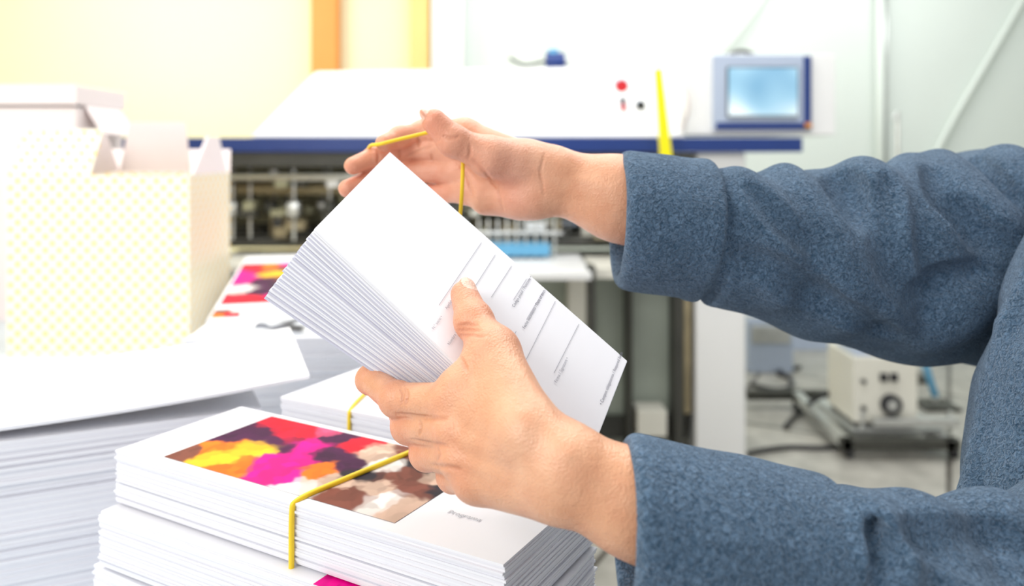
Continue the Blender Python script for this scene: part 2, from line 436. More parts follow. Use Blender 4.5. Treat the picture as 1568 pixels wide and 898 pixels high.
# ---- left hand (near): thumb on the card, fingers under the bundle
mcp=[S(700,618,.482),S(702,659,.474),S(712,701,.467),S(732,733,.462)]
nb=nrm((-.57,-.81,.14))
wr=[S(866,706,.428),S(870,718,.426),S(873,732,.427),S(873,750,.43)]
def edge(t,inw,dn): return E+(Fp-E)*t+inward*inw-n_up*dn
fi=[[(mcp[0],.0122),(S(608,612,.513),.0104),(edge(.42,-.002,.0128),.0088),(edge(.43,.022,.0092),.0076)],
    [(mcp[1],.0122),(S(626,653,.515),.0104),(edge(.51,.0,.0132),.0088),(edge(.53,.026,.0092),.0076)],
    [(mcp[2],.0120),(S(654,694,.510),.0102),(edge(.62,.0,.013),.0085),(edge(.64,.025,.009),.0074)],
    [(mcp[3],.0114),(S(694,729,.503),.0094),(edge(.74,.0,.012),.0076),(edge(.75,.018,.0082),.0068)]]
th_tip=onplane(705,463,.0088); th_ip=onplane(717,508,.0120); th_mcp=onplane(741,566,.019); th_cmc=S(810,662,.440)
thumb=[(th_cmc,.0150),(th_mcp,.0132),(th_ip,.0116),(th_tip,.0091)]
palm=[(cone(wr[i],mcp[i],.0150,.0124),.010) for i in range(4)]
palm+=[(cone(S(850,700,.437),S(735,645,.482),.014,.012),.010),(cone(S(860,735,.44),S(755,700,.478),.014,.012),.010)]
palm+=[(cone(th_cmc,th_mcp,.0155,.0132),.010),(cone(S(870,712,.432),th_cmc,.0168,.0150),.012),
       (cone(th_mcp,S(702,590,.482),.0118,.0108),.012),(cone(S(795,655,.45),S(714,600,.478),.0145,.0108),.012)]
palm+=[(cone(S(872,724,.428),S(962,768,.424),.0226,.0252,nb,.80),.012),(cone(S(962,768,.424),S(1100,835,.428),.0252,.032,nb,.9),.012)]
palm+=[(cone(S(848,745,.432),S(745,730,.468),.0160,.0122),.012)]
tend=[(cone(wr[i]+nb*.0118,mcp[i]+nb*.0102,.0024,.0026),.007) for i in range(1,4)]
tend+=[(ell(mcp[i]+nb*.0050,AX,(.0102,.0102,.0102)),.006) for i in range(4)]
tend+=[(cone(S(868,696,.414),th_ip+n_up*.008,.0018,.0018),.007)]
tdir=nrm(th_tip-th_ip)
tn=n_up+np.array([.55,0,.25]); tnb=nrm(tn-tdir*(tn@tdir))
nails=[(th_tip+tdir*.0025,tdir,tnb,.0090)]
for ch in fi:
    d_=nrm(ch[3][0]-ch[2][0]); nails.append((ch[3][0],d_,nrm(-n_up-d_*((-n_up)@d_)),ch[3][1]))
cre=[([(606,634),(632,637),(660,641),(684,642)],.0009,.5),([(630,674),(655,679),(684,684)],.0009,.5),([(660,713),(686,717),(706,720)],.0009,.45),
     ([(700,500),(714,497),(732,498)],.0005,.35),([(700,507),(718,505),(736,507)],.0006,.4),([(703,515),(722,513),(740,516)],.0005,.35),([(699,543),(708,553),(715,567)],.0006,.35),
     ([(620,594),(624,606),(622,620)],.0005,.3),([(613,594),(617,606),(615,618)],.0005,.3),([(642,645),(645,655),(642,666)],.0005,.3),([(670,688),(673,697),(669,706)],.0004,.3),
     ([(690,556),(672,566),(655,573)],.0005,.3)]
hand('hand_left',.00085,np.array([-.115,.37,1.215]),np.array([.095,.595,1.40]),palm,fi+[thumb],nails,cre,SK,
     [(th_ip,.012,RED,.3),(th_tip,.010,(.90,.42,.28),.5),(th_mcp,.02,PALE,.3),(S(800,690,.41),.03,PALE,.5),(S(940,740,.40),.03,(.78,.41,.235),.5)]+[(m_+nb*.01,.010,RED,.25) for m_ in mcp],tend,.0022)

# ---- right hand (far): palm to camera, thumb up, fingers hooked in the band
rm=[S(712,204,.690),S(700,232,.695),S(702,262,.695),S(718,291,.690)]
fr=[[(rm[0],.0118),(S(648,202,.705),.0098),(S(612,210,.697),.0088),(S(589,219,.684),.0076)],
    [(rm[1],.0118),(S(624,227,.712),.0100),(S(575,240,.704),.0089),(S(541,254,.690),.0078)],
    [(rm[2],.0115),(S(618,262,.714),.0097),(S(566,276,.705),.0087),(S(532,289,.692),.0078)],
    [(rm[3],.0105),(S(660,298,.712),.0085),(S(628,306,.706),.0076),(S(604,313,.695),.0068)]]
rt=[(S(806,254,.664),.0170),(S(750,240,.648),.0140),(S(694,216,.640),.0122),(S(665,186,.637),.0102)]
palmr=[(cone(S(830,257+i*12,.668),rm[i],.0155,.0122),.008) for i in range(4)]
palmr+=[(cone(S(850,277,.668),S(948,304,.662),.0262,.0335,(0,1,0),.75),.014),(cone(S(948,304,.662),S(1120,350,.668),.0335,.042,(0,1,0),.85),.014)]
palmr+=[(cone(rt[0][0],rt[1][0],.0190,.0155),.008),(cone(S(848,264,.664),rt[0][0],.0185,.018),.012),
        (cone(S(815,302,.665),S(745,305,.680),.0178,.0140),.008),(cone(S(838,290,.667),S(800,300,.668),.018,.0172),.012),
        (cone(S(750,248,.672),S(712,222,.688),.011,.010),.010)]
tdr=[(cone(S(850,272,.652),S(960,296,.638),.0022,.0025),.007),(cone(S(850,284,.652),S(960,312,.638),.002,.0022),.007)]
rtd=nrm(rt[3][0]-rt[2][0]); rnails=[(rt[3][0]+rtd*.001,rtd,nrm(np.array([-.75,-.10,.45])),.0098)]
for ch in fr:
    d_=nrm(ch[3][0]-ch[2][0]); bn=np.array([-.35,.8,.2]); bn=nrm(bn-d_*(bn@d_)); rnails.append((ch[3][0],d_,bn,ch[3][1]))
crr=[([(722,244),(742,264),(762,288),(770,322)],.0012,.4),([(690,243),(712,256),(736,278)],.0008,.35),([(834,236),(827,262),(833,298)],.0006,.3),([(704,254),(716,272),(724,302)],.0007,.3),
     ([(678,208),(690,212),(703,209)],.0006,.35),([(720,221),(720,234),(717,244)],.0006,.3),([(640,205),(642,216),(640,226)],.0006,.35),([(612,230),(613,243)],.0006,.35),([(577,229),(580,240),(578,250)],.0006,.35),
     ([(660,236),(663,247)],.0006,.3),([(662,222),(640,231),(620,240)],.0006,.35)]
SKR=np.array([.82,.45,.30])
hand('hand_right',.0010,np.array([-.165,.600,1.365]),np.array([.165,.745,1.515]),palmr,fr+[rt],rnails,crr,SKR,
     [(S(780,250,.645),.02,(.90,.54,.42),.5),(S(790,300,.65),.018,(.90,.44,.35),.4),(rt[3][0],.014,(.90,.36,.22),.5),(S(660,280,.69),.03,(.88,.40,.31),.4),
      (S(900,290,.64),.05,(.78,.41,.23),.6)],tdr,.0012)

# ---- sleeves
def wob(a,sc,ph):
    def fn(X,Y,Z):
        w=.9*np.sin(X*21*sc+ph)+.7*np.sin(Z*17*sc+ph*2)
        return a*(np.sin(X*34*sc+Z*42*sc+Y*20+w+ph)+.5*np.sin(X*65*sc-Z*40*sc+2*w+ph*1.7))
    return fn
def sleeve(name,res,axis,cuff,rim,inner,seam,lo,hi,ridges,grooves,wa,ph):
    f=Field(lo,hi,res); pr=[cone(axis[i][0],axis[i+1][0],axis[i][1],axis[i+1][1]) for i in range(len(axis)-1)]
    for p in pr: f.add(p,.012)
    (a,ra),(b_,rb)=cuff; ax=nrm(b_-a)
    rs=[(f.path(pts,3,r*out),r) for pts,r,out in ridges]
    for sg,r in rs:
        for a_,c_ in sg: f.add(cone(a_,c_,r,r),.018)
    f.disp(wob(wa,1,ph))
    gs=[(f.path(pts,4,-r*.30),r) for pts,r in grooves]
    for sg,r in gs:
        n=max(len(sg),1)
        for j,(a_,c_) in enumerate(sg):
            rr=r*(.5+.5*math.sin(math.pi*(j+.5)/n)); f.sub(cone(a_,c_,rr,rr),r*.9)
    f.clip(seam,-ax,.004)
    g=Field(lo,hi,res); g.add(cone(a-ax*.04,b_+ax*.03,ra,rb),.002); g.disp(wob(wa*.6,1.4,ph+1)); g.clip(a,rim,.010); g.clip(b_,ax,.007)
    f.sub(torus(b_+ax*.004,ax,rb-.001,.0045),.006)
    f.merge(g,.0010)
    f.sub(cone(a-ax*.06,a+ax*.05,inner,inner*.85),.004)
    V,Q=f.mesh(); return mesh_obj(name,V,Q,'fleece',person,None,1)
# near (left) sleeve
ca,cb=S(955,802,.424),S(1250,876,.432)
sleeve('jacket_sleeve_left',.0020,[(S(1190,862,.43),.0455),(S(1300,898,.435),.0465),(S(1500,938,.455),.057),(np.array([.33,.47,1.175]),.066),(np.array([.44,.47,1.26]),.072),(np.array([.53,.48,1.37]),.078)],
  ((ca,.0460),(cb,.0505)),np.array([-.99,0,.05]),.039,S(1180,855,.43),np.array([.03,.34,1.09]),np.array([.62,.58,1.47]),
  [([(1310,800),(1340,840),(1345,890)],.011,.7),([(1390,805),(1440,840),(1450,900)],.013,.7),([(1480,800),(1560,815)],.014,.6)],
  [([(1400,815),(1450,830),(1500,820),(1560,828)],.009),([(1345,800),(1376,840),(1385,898)],.008),([(1470,860),(1540,875)],.007)],.0012,.4)
# far (right) sleeve
ra_,rb_=S(945,336,.662),S(1078,350,.668)
sleeve('jacket_sleeve_right',.0020,[(S(1040,358,.668),.053),(S(1110,366,.675),.055),(S(1250,390,.70),.072),(S(1400,402,.74),.090),(S(1520,396,.785),.104),(S(1640,380,.84),.109)],
  ((ra_,.0565),(rb_,.0595)),np.array([-1,0,.05]),.0495,S(1050,350,.668),np.array([.05,.50,1.18]),np.array([.72,.97,1.58]),
  [([(1130,290),(1180,350),(1200,440)],.016,.78),([(1200,280),(1260,360),(1310,470)],.017,.78),([(1320,275),(1345,310),(1345,380),(1370,480)],.018,.72),
   ([(1392,262),(1405,320),(1440,400)],.018,.66),([(1440,260),(1480,320),(1540,380)],.020,.68),([(1530,240),(1560,300)],.022,.66),([(1420,500),(1500,450)],.018,.68)],
  [([(1284,268),(1298,295),(1326,330)],.013),([(1366,275),(1364,350),(1380,420),(1420,480)],.013),([(1430,262),(1450,300),(1500,355),(1560,385)],.012),
   ([(1130,390),(1200,425),(1290,485),(1370,520)],.011),([(1500,415),(1440,432),(1405,455)],.010),([(1150,285),(1195,330),(1245,380)],.009),([(1492,245),(1515,275),(1550,300)],.011)],.0012,1.3)
# torso jacket
f=Field((.27,.30,.80),(.82,1.02,1.60),.005)
for p in (cone((.56,.66,.92),(.56,.66,1.12),.175,.165,(1,0,0),.72),cone((.56,.66,1.12),(.56,.65,1.32),.17,.165,(1,0,0),.74),
          cone((.565,.48,1.37),(.565,.82,1.37),.085,.085),cone((.57,.65,1.40),(.57,.65,1.52),.075,.062)): f.add(p,.06)
ed=[S(1590,380,.60),S(1536,500,.60),S(1506,620,.59),S(1478,760,.57),S(1462,900,.56)]
for a_,c_ in zip(ed[:-1],ed[1:]):
    f.add(cone(a_+np.array([.075,.0,0]),c_+np.array([.085,.0,0]),.066,.074),.02)
f.disp(wob(.003,.7,2.2))
for a_,c_ in zip(ed[:-1],ed[1:]):
    f.add(cone(a_+np.array([.006,.0,0]),c_+np.array([.006,.0,0]),.011,.011),.003)
    f.sub(cone(a_+np.array([.026,-.050,0]),c_+np.array([.026,-.054,0]),.009,.009),.006)
f.sub(cone((.57,.65,1.47),(.57,.65,1.60),.055,.055),.004)
f.clip((0,0,.86),(0,0,-1),.006)
V,Q=f.mesh(); mesh_obj('jacket_body',V,Q,'fleece',person,None,2)
# legs
f=Field((.35,.38,.02),(.78,.90,1.0),.006)
for y_ in (.57,.75):
    f.add(cone((.56,.66+(y_-.66)*.8,.90),(.56,y_,.48),.10,.068),.03); f.add(cone((.56,y_,.48),(.585,y_,.10),.066,.052),.03)
f.clip((0,0,.075),(0,0,-1),.004)
V,Q=f.mesh(); mesh_obj('trousers',V,Q,'trouser',person,None,2)
f=Field((.30,.45,.0),(.75,.88,.16),.005)
for y_ in (.57,.75):
    f.add(ell((.50,y_,.045),AX,(.135,.048,.045)),.01); f.add(cone((.58,y_,.06),(.585,y_,.11),.045,.042),.02)
f.clip((0,0,.006),(0,0,-1),.002)
V,Q=f.mesh(); mesh_obj('shoes',V,Q,'shoe',person,None,1)
# head
f=Field((.38,.52,1.40),(.72,.78,1.86),.004)
f.add(cone((.575,.65,1.44),(.56,.65,1.60),.056,.054),.01)
f.add(ell((.555,.65,1.73),AX,(.095,.075,.105)),.02); f.add(ell((.505,.65,1.665),AX,(.062,.055,.075)),.03)
f.add(cone((.462,.65,1.735),(.432,.65,1.69),.009,.013),.012)
f.add(cone((.452,.63,1.652),(.452,.67,1.652),.007,.007),.006); f.add(ell((.47,.65,1.615),AX,(.025,.028,.02)),.02)
for s_ in (-1,1):
    f.add(cone((.465,.65+s_*.018,1.757),(.475,.65+s_*.045,1.757),.008,.007),.01)
    f.sub(ell((.455,.65+s_*.03,1.735),AX,(.012,.016,.011)),.008); f.add(ell((.472,.65+s_*.03,1.733),AX,(.012,.012,.010)),.002)
    f.add(ell((.565,.65+s_*.077,1.705),AX,(.018,.008,.032)),.004)
V,Q=f.mesh(); mesh_obj('head',V,Q,'skin',person,colorize(V,SK,[((.452,.65,1.652),.018,(.6,.18,.15),.7)]),2)
f=Field((.42,.54,1.60),(.70,.77,1.88),.005)
f.add(ell((.572,.65,1.75),AX,(.10,.083,.108)),.01); f.sub(ell((.47,.65,1.68),AX,(.085,.075,.10)),.01)
V,Q=f.mesh(); mesh_obj('hair',V,Q,'hair',person,None,1)

# ---- rubber band in the hands
tube('rubber_band',[S(578,222,.668),S(600,216,.668),S(655,203,.668),S(680,197,.667),S(702,197,.660),S(709,210,.652),S(709,260,.648),S(706,322,.650),S(700,360,.668),
   S(670,400,.70),S(610,350,.73),S(572,290,.73),S(562,235,.72),S(566,222,.69)],.0016,'band',None,True)

# ================================================================== paper stacks on table
def stack(b_,c0,ang,L,Wd,z0,z1,n,k1='paper',k2='paper3',jit=.0008,gap=.93):
    e1=np.array([math.cos(ang),math.sin(ang)]); e2=np.array([-e1[1],e1[0]]); dz=(z1-z0)/n
    for i in range(n):
        o=np.array(c0)+e1*rng.randn()*jit+e2*rng.randn()*jit
        q=[o,o+e1*L,o+e1*L+e2*Wd,o+e2*Wd]; za=z0+i*dz; zb=za+dz*gap if i<n-1 else z1
        b_.hexa([(*p,za) for p in q],[(*p,zb) for p in q],k1 if (i%2 or i==n-1) else k2)
YO=(.95,.50,.02); OR=(.88,.18,.01); MG=(.78,.0,.26); RD=(.80,.005,.03); DP=(.06,.006,.05); BR=(.20,.06,.04); BE=(.62,.43,.33); WH=(.80,.74,.70); PK=(.80,.10,.22); BL=(.02,.015,.025)
seedsA=[(.02,.15,BR),(.03,.5,DP),(.08,.3,OR),(.10,.65,DP),(.17,.18,YO),(.20,.42,YO),(.13,.9,RD),(.25,.85,RD),(.30,.95,PK),(.28,.12,OR),(.27,.62,DP),(.36,.22,MG),(.42,.40,MG),(.36,.68,MG),(.40,.85,DP),(.46,.15,MG),
        (.50,.60,DP),(.50,.85,RD),(.55,.35,OR),(.58,.12,WH),(.60,.55,DP),(.62,.78,BE),(.66,.25,BE),(.70,.45,BL),(.72,.65,WH),(.72,.90,BR),(.76,.12,BR),(.80,.35,BE),(.82,.55,BR),(.84,.80,BL),(.88,.18,WH),(.92,.42,BR),(.93,.65,BE),(.95,.88,BR),(.97,.15,BE),(.99,.5,BL)]
TZ=1.0
table=B()
table.box(-2.3,.085,.34,2.45,TZ-.04,TZ,'table')
for x in (-2.2,-.02):
    for y in (.42,2.35): table.box(x-.03,x+.03,y-.03,y+.03,0,TZ-.04,'steel')
table.box(-2.2,-.02,1.3,1.34,.25,.29,'steel')
table.done('work_table',None,.004)
ang=-.519; L0=np.array([-.3345,.676]); 
e1=np.array([math.cos(ang),math.sin(ang)]); e2=np.array([-e1[1],e1[0]])
st=empty('printed_card_stack')
b1=B(); stack(b1,L0,ang,.38,.135,1.156,1.20,26)
stack(b1,L0+np.array([-.008,-.012]),ang+.02,.385,.14,1.108,1.154,26)
stack(b1,L0+np.array([-.016,-.006]),ang-.02,.385,.14,1.056,1.106,26)
stack(b1,L0+np.array([-.01,-.012]),ang,.385,.14,1.0,1.054,26); b1.done('card_sheets',st)
printed_photo('printed_photo',st,(*(L0+e1*.048+e2*.010),1.2004),ang,.240,.118,seedsA,5,2.0)
printed_photo('printed_photo_low',st,(*(L0+np.array([-.008,-.012])+e1*.235+e2*.003),1.1544),ang+.02,.10,.10,[(a,b,random.choice([MG,RD,OR,DP,WH,PK])) for a,b in np.random.RandomState(2).rand(20,2)],9,1.4,nx=80,ny=50)
def w3(p,z): return np.array([p[0],p[1],z])
g_=L0+e1*.225
bp_=[]
for t_,z in ((-.0022,1.108),(-.0022,1.15),(-.0022,1.195),(.0,1.2018),(.05,1.2018),(.11,1.2018),(.136,1.2015),(.1378,1.195),(.1378,1.15),(.1378,1.108)):
    bp_.append(w3(g_+e2*t_+e1*(-.02+.14*t_),z))
tube('rubber_band',bp_,.0021,'band')
text('Programa',(0,0),.007,'inkf',org=w3(L0+e1*.310+e2*.040,1.2006),X=w3(e1,0),Y=w3(e2,0),parent=st)

# form stack behind
st2=empty('form_card_stack'); b2=B(); c2=np.array([-.232,.805]); a2=-.50
f1_=np.array([math.cos(a2),math.sin(a2)]); f2_=np.array([-f1_[1],f1_[0]])
stack(b2,c2,a2,.24,.15,1.0,1.206,90); b2.done('form_sheets',st2)
for i,tx in enumerate(('Nombre / Name •','Apellidos / Surname •','Código postal / Postcode •','Fecha nacimiento •','Firma / Signature •')):
    text(tx,(0,0),.007,'inkl',org=w3(c2+f1_*.02+f2_*(.125-.025*i),1.2066),X=w3(f1_,0),Y=w3(f2_,0),parent=st2)
g2=c2+f1_*.088
tube('rubber_band',[w3(g2+f2_*t_-f1_*.4*t_,z) for t_,z in ((-.002,1.03),(-.002,1.10),(-.002,1.20),(.0,1.2078),(.06,1.2078),(.15,1.2078),(.152,1.20),(.152,1.03))],.0018,'band')
# grey brochures
GR=[(.05,.05,.06),(.35,.37,.42),(.75,.77,.80),(.15,.16,.20),(.6,.62,.66)]
st3=empty('brochure_stack'); b3=B(); c3=np.array([-.45,1.10]); stack(b3,c3,.10,.32,.15,1.0,1.195,60); b3.done('brochure_sheets',st3)
printed_photo('printed_photo',st3,(-.375,1.115,1.1954),.10,.23,.13,[(a,b,random.choice(GR)) for a,b in np.random.RandomState(4).rand(40,2)],12,1.6,nx=80,ny=50)
# large white sheets at left
st4=empty('white_sheet_pile'); b4=B(); FR=np.array([-.262,.835]); a4=.44
h1=np.array([math.cos(a4),math.sin(a4)]); h2=np.array([-h1[1],h1[0]])
stack(b4,FR-h1*.60,a4,.60,.21,1.0,1.185,60,jit=.0008,gap=.97); b4.done('sheets',st4)
b4=B(); a5=a4-.07; k1_=np.array([math.cos(a5),math.sin(a5)]); k2_=np.array([-k1_[1],k1_[0]]); n_=18; o5=FR-k1_*.60+np.array([0.012,-.010])
for i in range(n_):
    s0=.640*i/n_; s1=.640*(i+1)/n_; za=1.190+.025*((i)/n_)**3; zb=1.190+.025*((i+1)/n_)**3
    q=[(o5+k1_*s0,za),(o5+k1_*s1,zb),(o5+k1_*s1+k2_*.20,zb+.010),(o5+k1_*s0+k2_*.20,za+.010)]
    b4.hexa([(*p,z) for p,z in q],[(*p,z+.0035) for p,z in q],'paper')
b4.done('top_board',st4)
# big printed pile next to carton
st5=empty('printed_poster_pile'); b5=B(); c5=np.array([-.498,1.31]); a5=.25
stack(b5,c5,a5,.26,.84,1.0,1.18,60); b5.done('poster_sheets',st5)
i1=np.array([math.cos(a5),math.sin(a5)]); i2=np.array([-i1[1],i1[0]])
sp_=[(.1,.1,RD),(.4,.08,RD),(.75,.12,MG),(.2,.3,WH),(.5,.25,DP),(.85,.3,BL),(.15,.5,MG),(.45,.45,DP),(.8,.5,BR),(.1,.7,MG),(.3,.75,RD),(.55,.68,YO),(.8,.7,YO),(.2,.92,RD),(.5,.9,OR),(.8,.92,MG),(.65,.82,BR)]
printed_photo('printed_photo',st5,(*(c5+i1*.005+i2*.13),1.1804),a5,.135,.55,sp_,21,.35,nx=60,ny=160)
printed_photo('printed_photo_corner',st5,(*(c5+i1*.003+i2*.01),1.1804),a5,.045,.07,[(.2,.2,OR),(.7,.3,RD),(.4,.8,BR),(.8,.8,WH)],22,.8,nx=40,ny=40)
# ================================================================== carton
bx=B(); Y0=1.80; x0=S(10,0,Y0)[0]; x1=S(290,0,Y0)[0]; zt=S(0,268,Y0)[2]; t=.006; yb=Y0+.26
bx.box(x0,x1,Y0,Y0+t,TZ,zt,'carton'); bx.box(x0,x1,yb-t,yb,TZ,zt,'carton'); bx.box(x0,x0+t,Y0+t,yb-t,TZ,zt,'carton'); bx.box(x1-t,x1,Y0+t,yb-t,TZ,zt,'carton'); bx.box(x0+t,x1-t,Y0+t,yb-t,TZ,TZ+t,'carton')
bx.poly([S(183,263,Y0+.12),S(290,263,Y0+.12),S(284,187,Y0+.10),S(198,187,Y0+.10)],t,(0,1,0),'pink')
bx.poly([(x1,Y0+.02,zt),(x1,yb-.02,zt),(x1-.01,yb-.05,zt+.09),(x1-.01,Y0+.14,zt+.09)],t,(-1,0,0),'pink')
bx.poly([S(140,268,Y0+.03),S(182,262,Y0+.12),S(158,198,Y0+.06)],t,(0,1,0),'pink')
bx.poly([S(12,272,Y0+.0),S(135,276,Y0+.0),S(158,198,Y0+.05),S(40,198,Y0+.05)],t,(0,1,0),'carton')
bx.poly([(x0,yb,zt),(x1,yb,zt),(x1-.02,yb+.06,zt+.06),(x0+.02,yb+.06,zt+.06)],t,(0,0,-1),'pink')
bx.done('patterned_carton')
bx=B(); xx0=S(-60,0,2.2)[0]; xx1=S(128,0,2.2)[0]
bx.box(xx0,xx1,2.16,2.42,TZ,S(0,165,2.2)[2],'pink'); bx.box(xx0-.01,xx1+.006,2.15,2.43,S(0,162,2.2)[2],S(0,132,2.2)[2],'pink')
bx.poly([(xx1,2.2,S(0,162,2.2)[2]),(xx1,2.4,S(0,162,2.2)[2]),(xx1+.05,2.4,S(0,205,2.2)[2]),(xx1+.05,2.2,S(0,205,2.2)[2])],.005,(1,0,0),'pink')
bx.done('lidded_gift_box',None,.004)
# ================================================================== machine
Ym=3.7
def X_(u,d=Ym): return (u-784)/FPX*d
def Z_(v,d=Ym): return H-(v-237)/FPX*d
mc=empty('folding_machine')
h=B()
zt_,zb_=Z_(103),Z_(211)
h.hexa([(X_(385),Ym-.02,zb_),(X_(1048),Ym-.02,zb_),(X_(1048),Ym+.7,zb_),(X_(385),Ym+.7,zb_)],[(X_(468),Ym+.18,zt_+.0),(X_(1048),Ym+.18,zt_+.03),(X_(1048),Ym+.6,zt_+.03),(X_(468),Ym+.6,zt_)],'white')
h.done('hood',mc,.012)
h=B()
h.box(X_(165),X_(1222),Ym-.06,Ym+.7,Z_(233),Z_(211)-.001,'blue'); h.done('navy_rail',mc,.004)
h=B()
zz=Z_(207)
h.box(X_(1048),X_(1275),Ym-.03,Ym+.35,zz,Z_(84),'white')
h.box(X_(1088),X_(1236),Ym-.05,Ym-.028,Z_(200),Z_(86),'gray'); h.box(X_(1092),X_(1236),Ym-.054,Ym-.048,Z_(199),Z_(188),'blue'); h.box(X_(1224),X_(1236),Ym-.054,Ym-.048,Z_(199),Z_(88),'blue')
h.box(X_(1108),X_(1216),Ym-.060,Ym-.048,Z_(180),Z_(104),'knob'); h.box(X_(1226),X_(1236),Ym-.058,Ym-.048,Z_(196),Z_(189),'orange'); h.done('control_panel',mc,.004)
h=B(); h.box(X_(1110),X_(1214),Ym-.064,Ym-.059,Z_(178),Z_(106),'screen'); h.done('screen',mc)
h=B()
def onhood(v): return Ym-.02+.2*(Z_(v)-zb_)/(zt_-zb_)
for u,v,r,k in ((957,129,.030,'red'),(957,152,.014,'knob'),(957,163,.014,'red'),(984,160,.02,'knob')):
    y=onhood(v); h.cyl((X_(u),y+.02,Z_(v)),(X_(u),y-.03,Z_(v)),r,k)
    h.cyl((X_(u),y+.02,Z_(v)),(X_(u),y-.008,Z_(v)),r*1.3,'gray')
h.done('hood_buttons',mc,.001)
h=B(); h.poly([S(1003,106,3.5),S(1014,104,3.5),S(1030,243,3.5),S(1012,243,3.5)],.03,(0,1,0),'yel')
h.cyl(S(1020,236,3.5)+np.array([0,.02,0]),S(1020,236,3.5)+np.array([0,.2,0]),.012,'steel'); h.done('yellow_lever',mc,.003)
h=B(); zc=zt_+.02
h.cyl((X_(840),Ym+.35,zc+.05),(X_(872),Ym+.35,zc+.05),.045,'blue'); h.cyl((X_(853),Ym+.35,zc),(X_(853),Ym+.35,zc+.11),.028,'lblue'); h.cyl((X_(872),Ym+.35,zc+.05),(X_(880),Ym+.35,zc+.05),.02,'steel'); h.box(X_(838),X_(876),Ym+.3,Ym+.4,zt_-.02,zc+.02,'blue')
h.done('blower_motor',mc,.003)
tube('cable',[(X_(780),Ym+.3,zc+.06),(X_(800),Ym+.32,zc+.02),(X_(820),Ym+.34,zc+.03),(X_(842),Ym+.35,zc+.05)],.008,'knob',mc)
tube('cable',[(X_(1040),Ym+.05,Z_(207)),(X_(1050),Ym-.08,Z_(180)),(X_(1045),Ym-.10,Z_(140)),(X_(1030),Ym-.04,Z_(112))],.006,'pink',mc)
tube('cable',[(X_(1120),Ym+.05,Z_(84)),(X_(1130),Ym+.05,Z_(76)),(X_(1150),Ym+.05,Z_(76)),(X_(1160),Ym+.05,Z_(84))],.01,'knob',mc)
h=B()
h.box(X_(165),X_(1060),Ym+.55,Ym+.62,Z_(400),Z_(233),'olive')
h.box(X_(165),X_(1060),Ym-.05,Ym+.62,Z_(255),Z_(234),'dark')
h.cyl((X_(200),Ym-.02,Z_(271)),(X_(1055),Ym-.02,Z_(271)),.018,'steel')
h.cyl((X_(200),Ym+.1,Z_(290)),(X_(1055),Ym+.1,Z_(290)),.03,'brown')
for i in range(14):
    y=Ym+.05+i*.035; h.cyl((X_(200),y,1.03+.004*i),(X_(1055),y,1.03+.004*i),.014,'steel' if i%3 else 'dark',10)
h.done('roller_bed',mc)
h=B()
ks=['brown','steel','dark','brown','olive','olive','brown','cream','olive','dark','white','olive','gray']
for i in range(150):
    u=random.uniform(200,1045); y=Ym+random.uniform(-.02,.5); w=random.uniform(.02,.11); hh=random.uniform(.015,.06); z=random.choice([1.06,1.10,1.16,1.22,1.30,1.34])
    h.box(X_(u),X_(u)+w,y,y+.08,z,z+hh,random.choice(ks))
for i in range(34):
    u=200+i*25; y=Ym+random.uniform(0,.3); h.cyl((X_(u),y,1.05),(X_(u),y,1.40),.008,random.choice(['steel','dark','brown']),8)
    h.cyl((X_(u)-.02,y-.02,1.2),(X_(u)+.03,y-.02,1.2),.035,random.choice(['dark','steel','olive']),16)
h.done('gripper_mechanism',mc,.002)
h=B()
h.box(X_(700),X_(888),Ym-.55,Ym+.05,.955,.985,'white'); h.box(X_(895),X_(1000),Ym-.35,Ym+.05,.93,.975,'cream')
h.box(X_(745),X_(840),Ym-.15,Ym+.0,1.0,1.05,'lblue'); h.box(X_(300),X_(700),Ym-.35,Ym+.05,.955,.985,'cream')
for i in range(9): h.cyl((X_(735+i*14),Ym-.12,.985),(X_(735+i*14),Ym-.12,1.16),.007,'steel',8)
h.cyl((X_(725),Ym-.12,1.10),(X_(860),Ym-.12,1.10),.008,'steel',8)
h.box(X_(885),X_(895),Ym-.5,Ym-.4,.55,1.0,'dark')
h.done('delivery_table',mc,.004)
h=B()
h.box(X_(300),X_(1062),Ym+.15,Ym+.6,.10,.94,'green')
h.box(X_(870),X_(905),Ym+.0,Ym+.15,0,.93,'cream')
for u,w in ((965,8),(1040,14)): h.box(X_(u-w/2),X_(u+w/2),Ym+.0,Ym+.14,0,.95,'dark')
h.box(X_(905),X_(1060),Ym+.1,Ym+.16,.10,.20,'dark'); h.box(X_(975),X_(1020),Ym-.02,Ym+.12,.15,.27,'cream')
h.box(X_(300),X_(345),Ym,Ym+.6,0,.94,'cream')
h.cyl((X_(1053),Ym+.02,.25),(X_(1053),Ym+.02,.95),.02,'brown')
h.done('cabinet_frame',mc,.004)
h=B(); h.box(X_(1064),X_(1140),Ym-.02,Ym+.5,0,Z_(234),'white'); h.box(X_(165),X_(200),Ym,Ym+.5,0,Z_(234),'white'); h.done('side_frame',mc,.008)

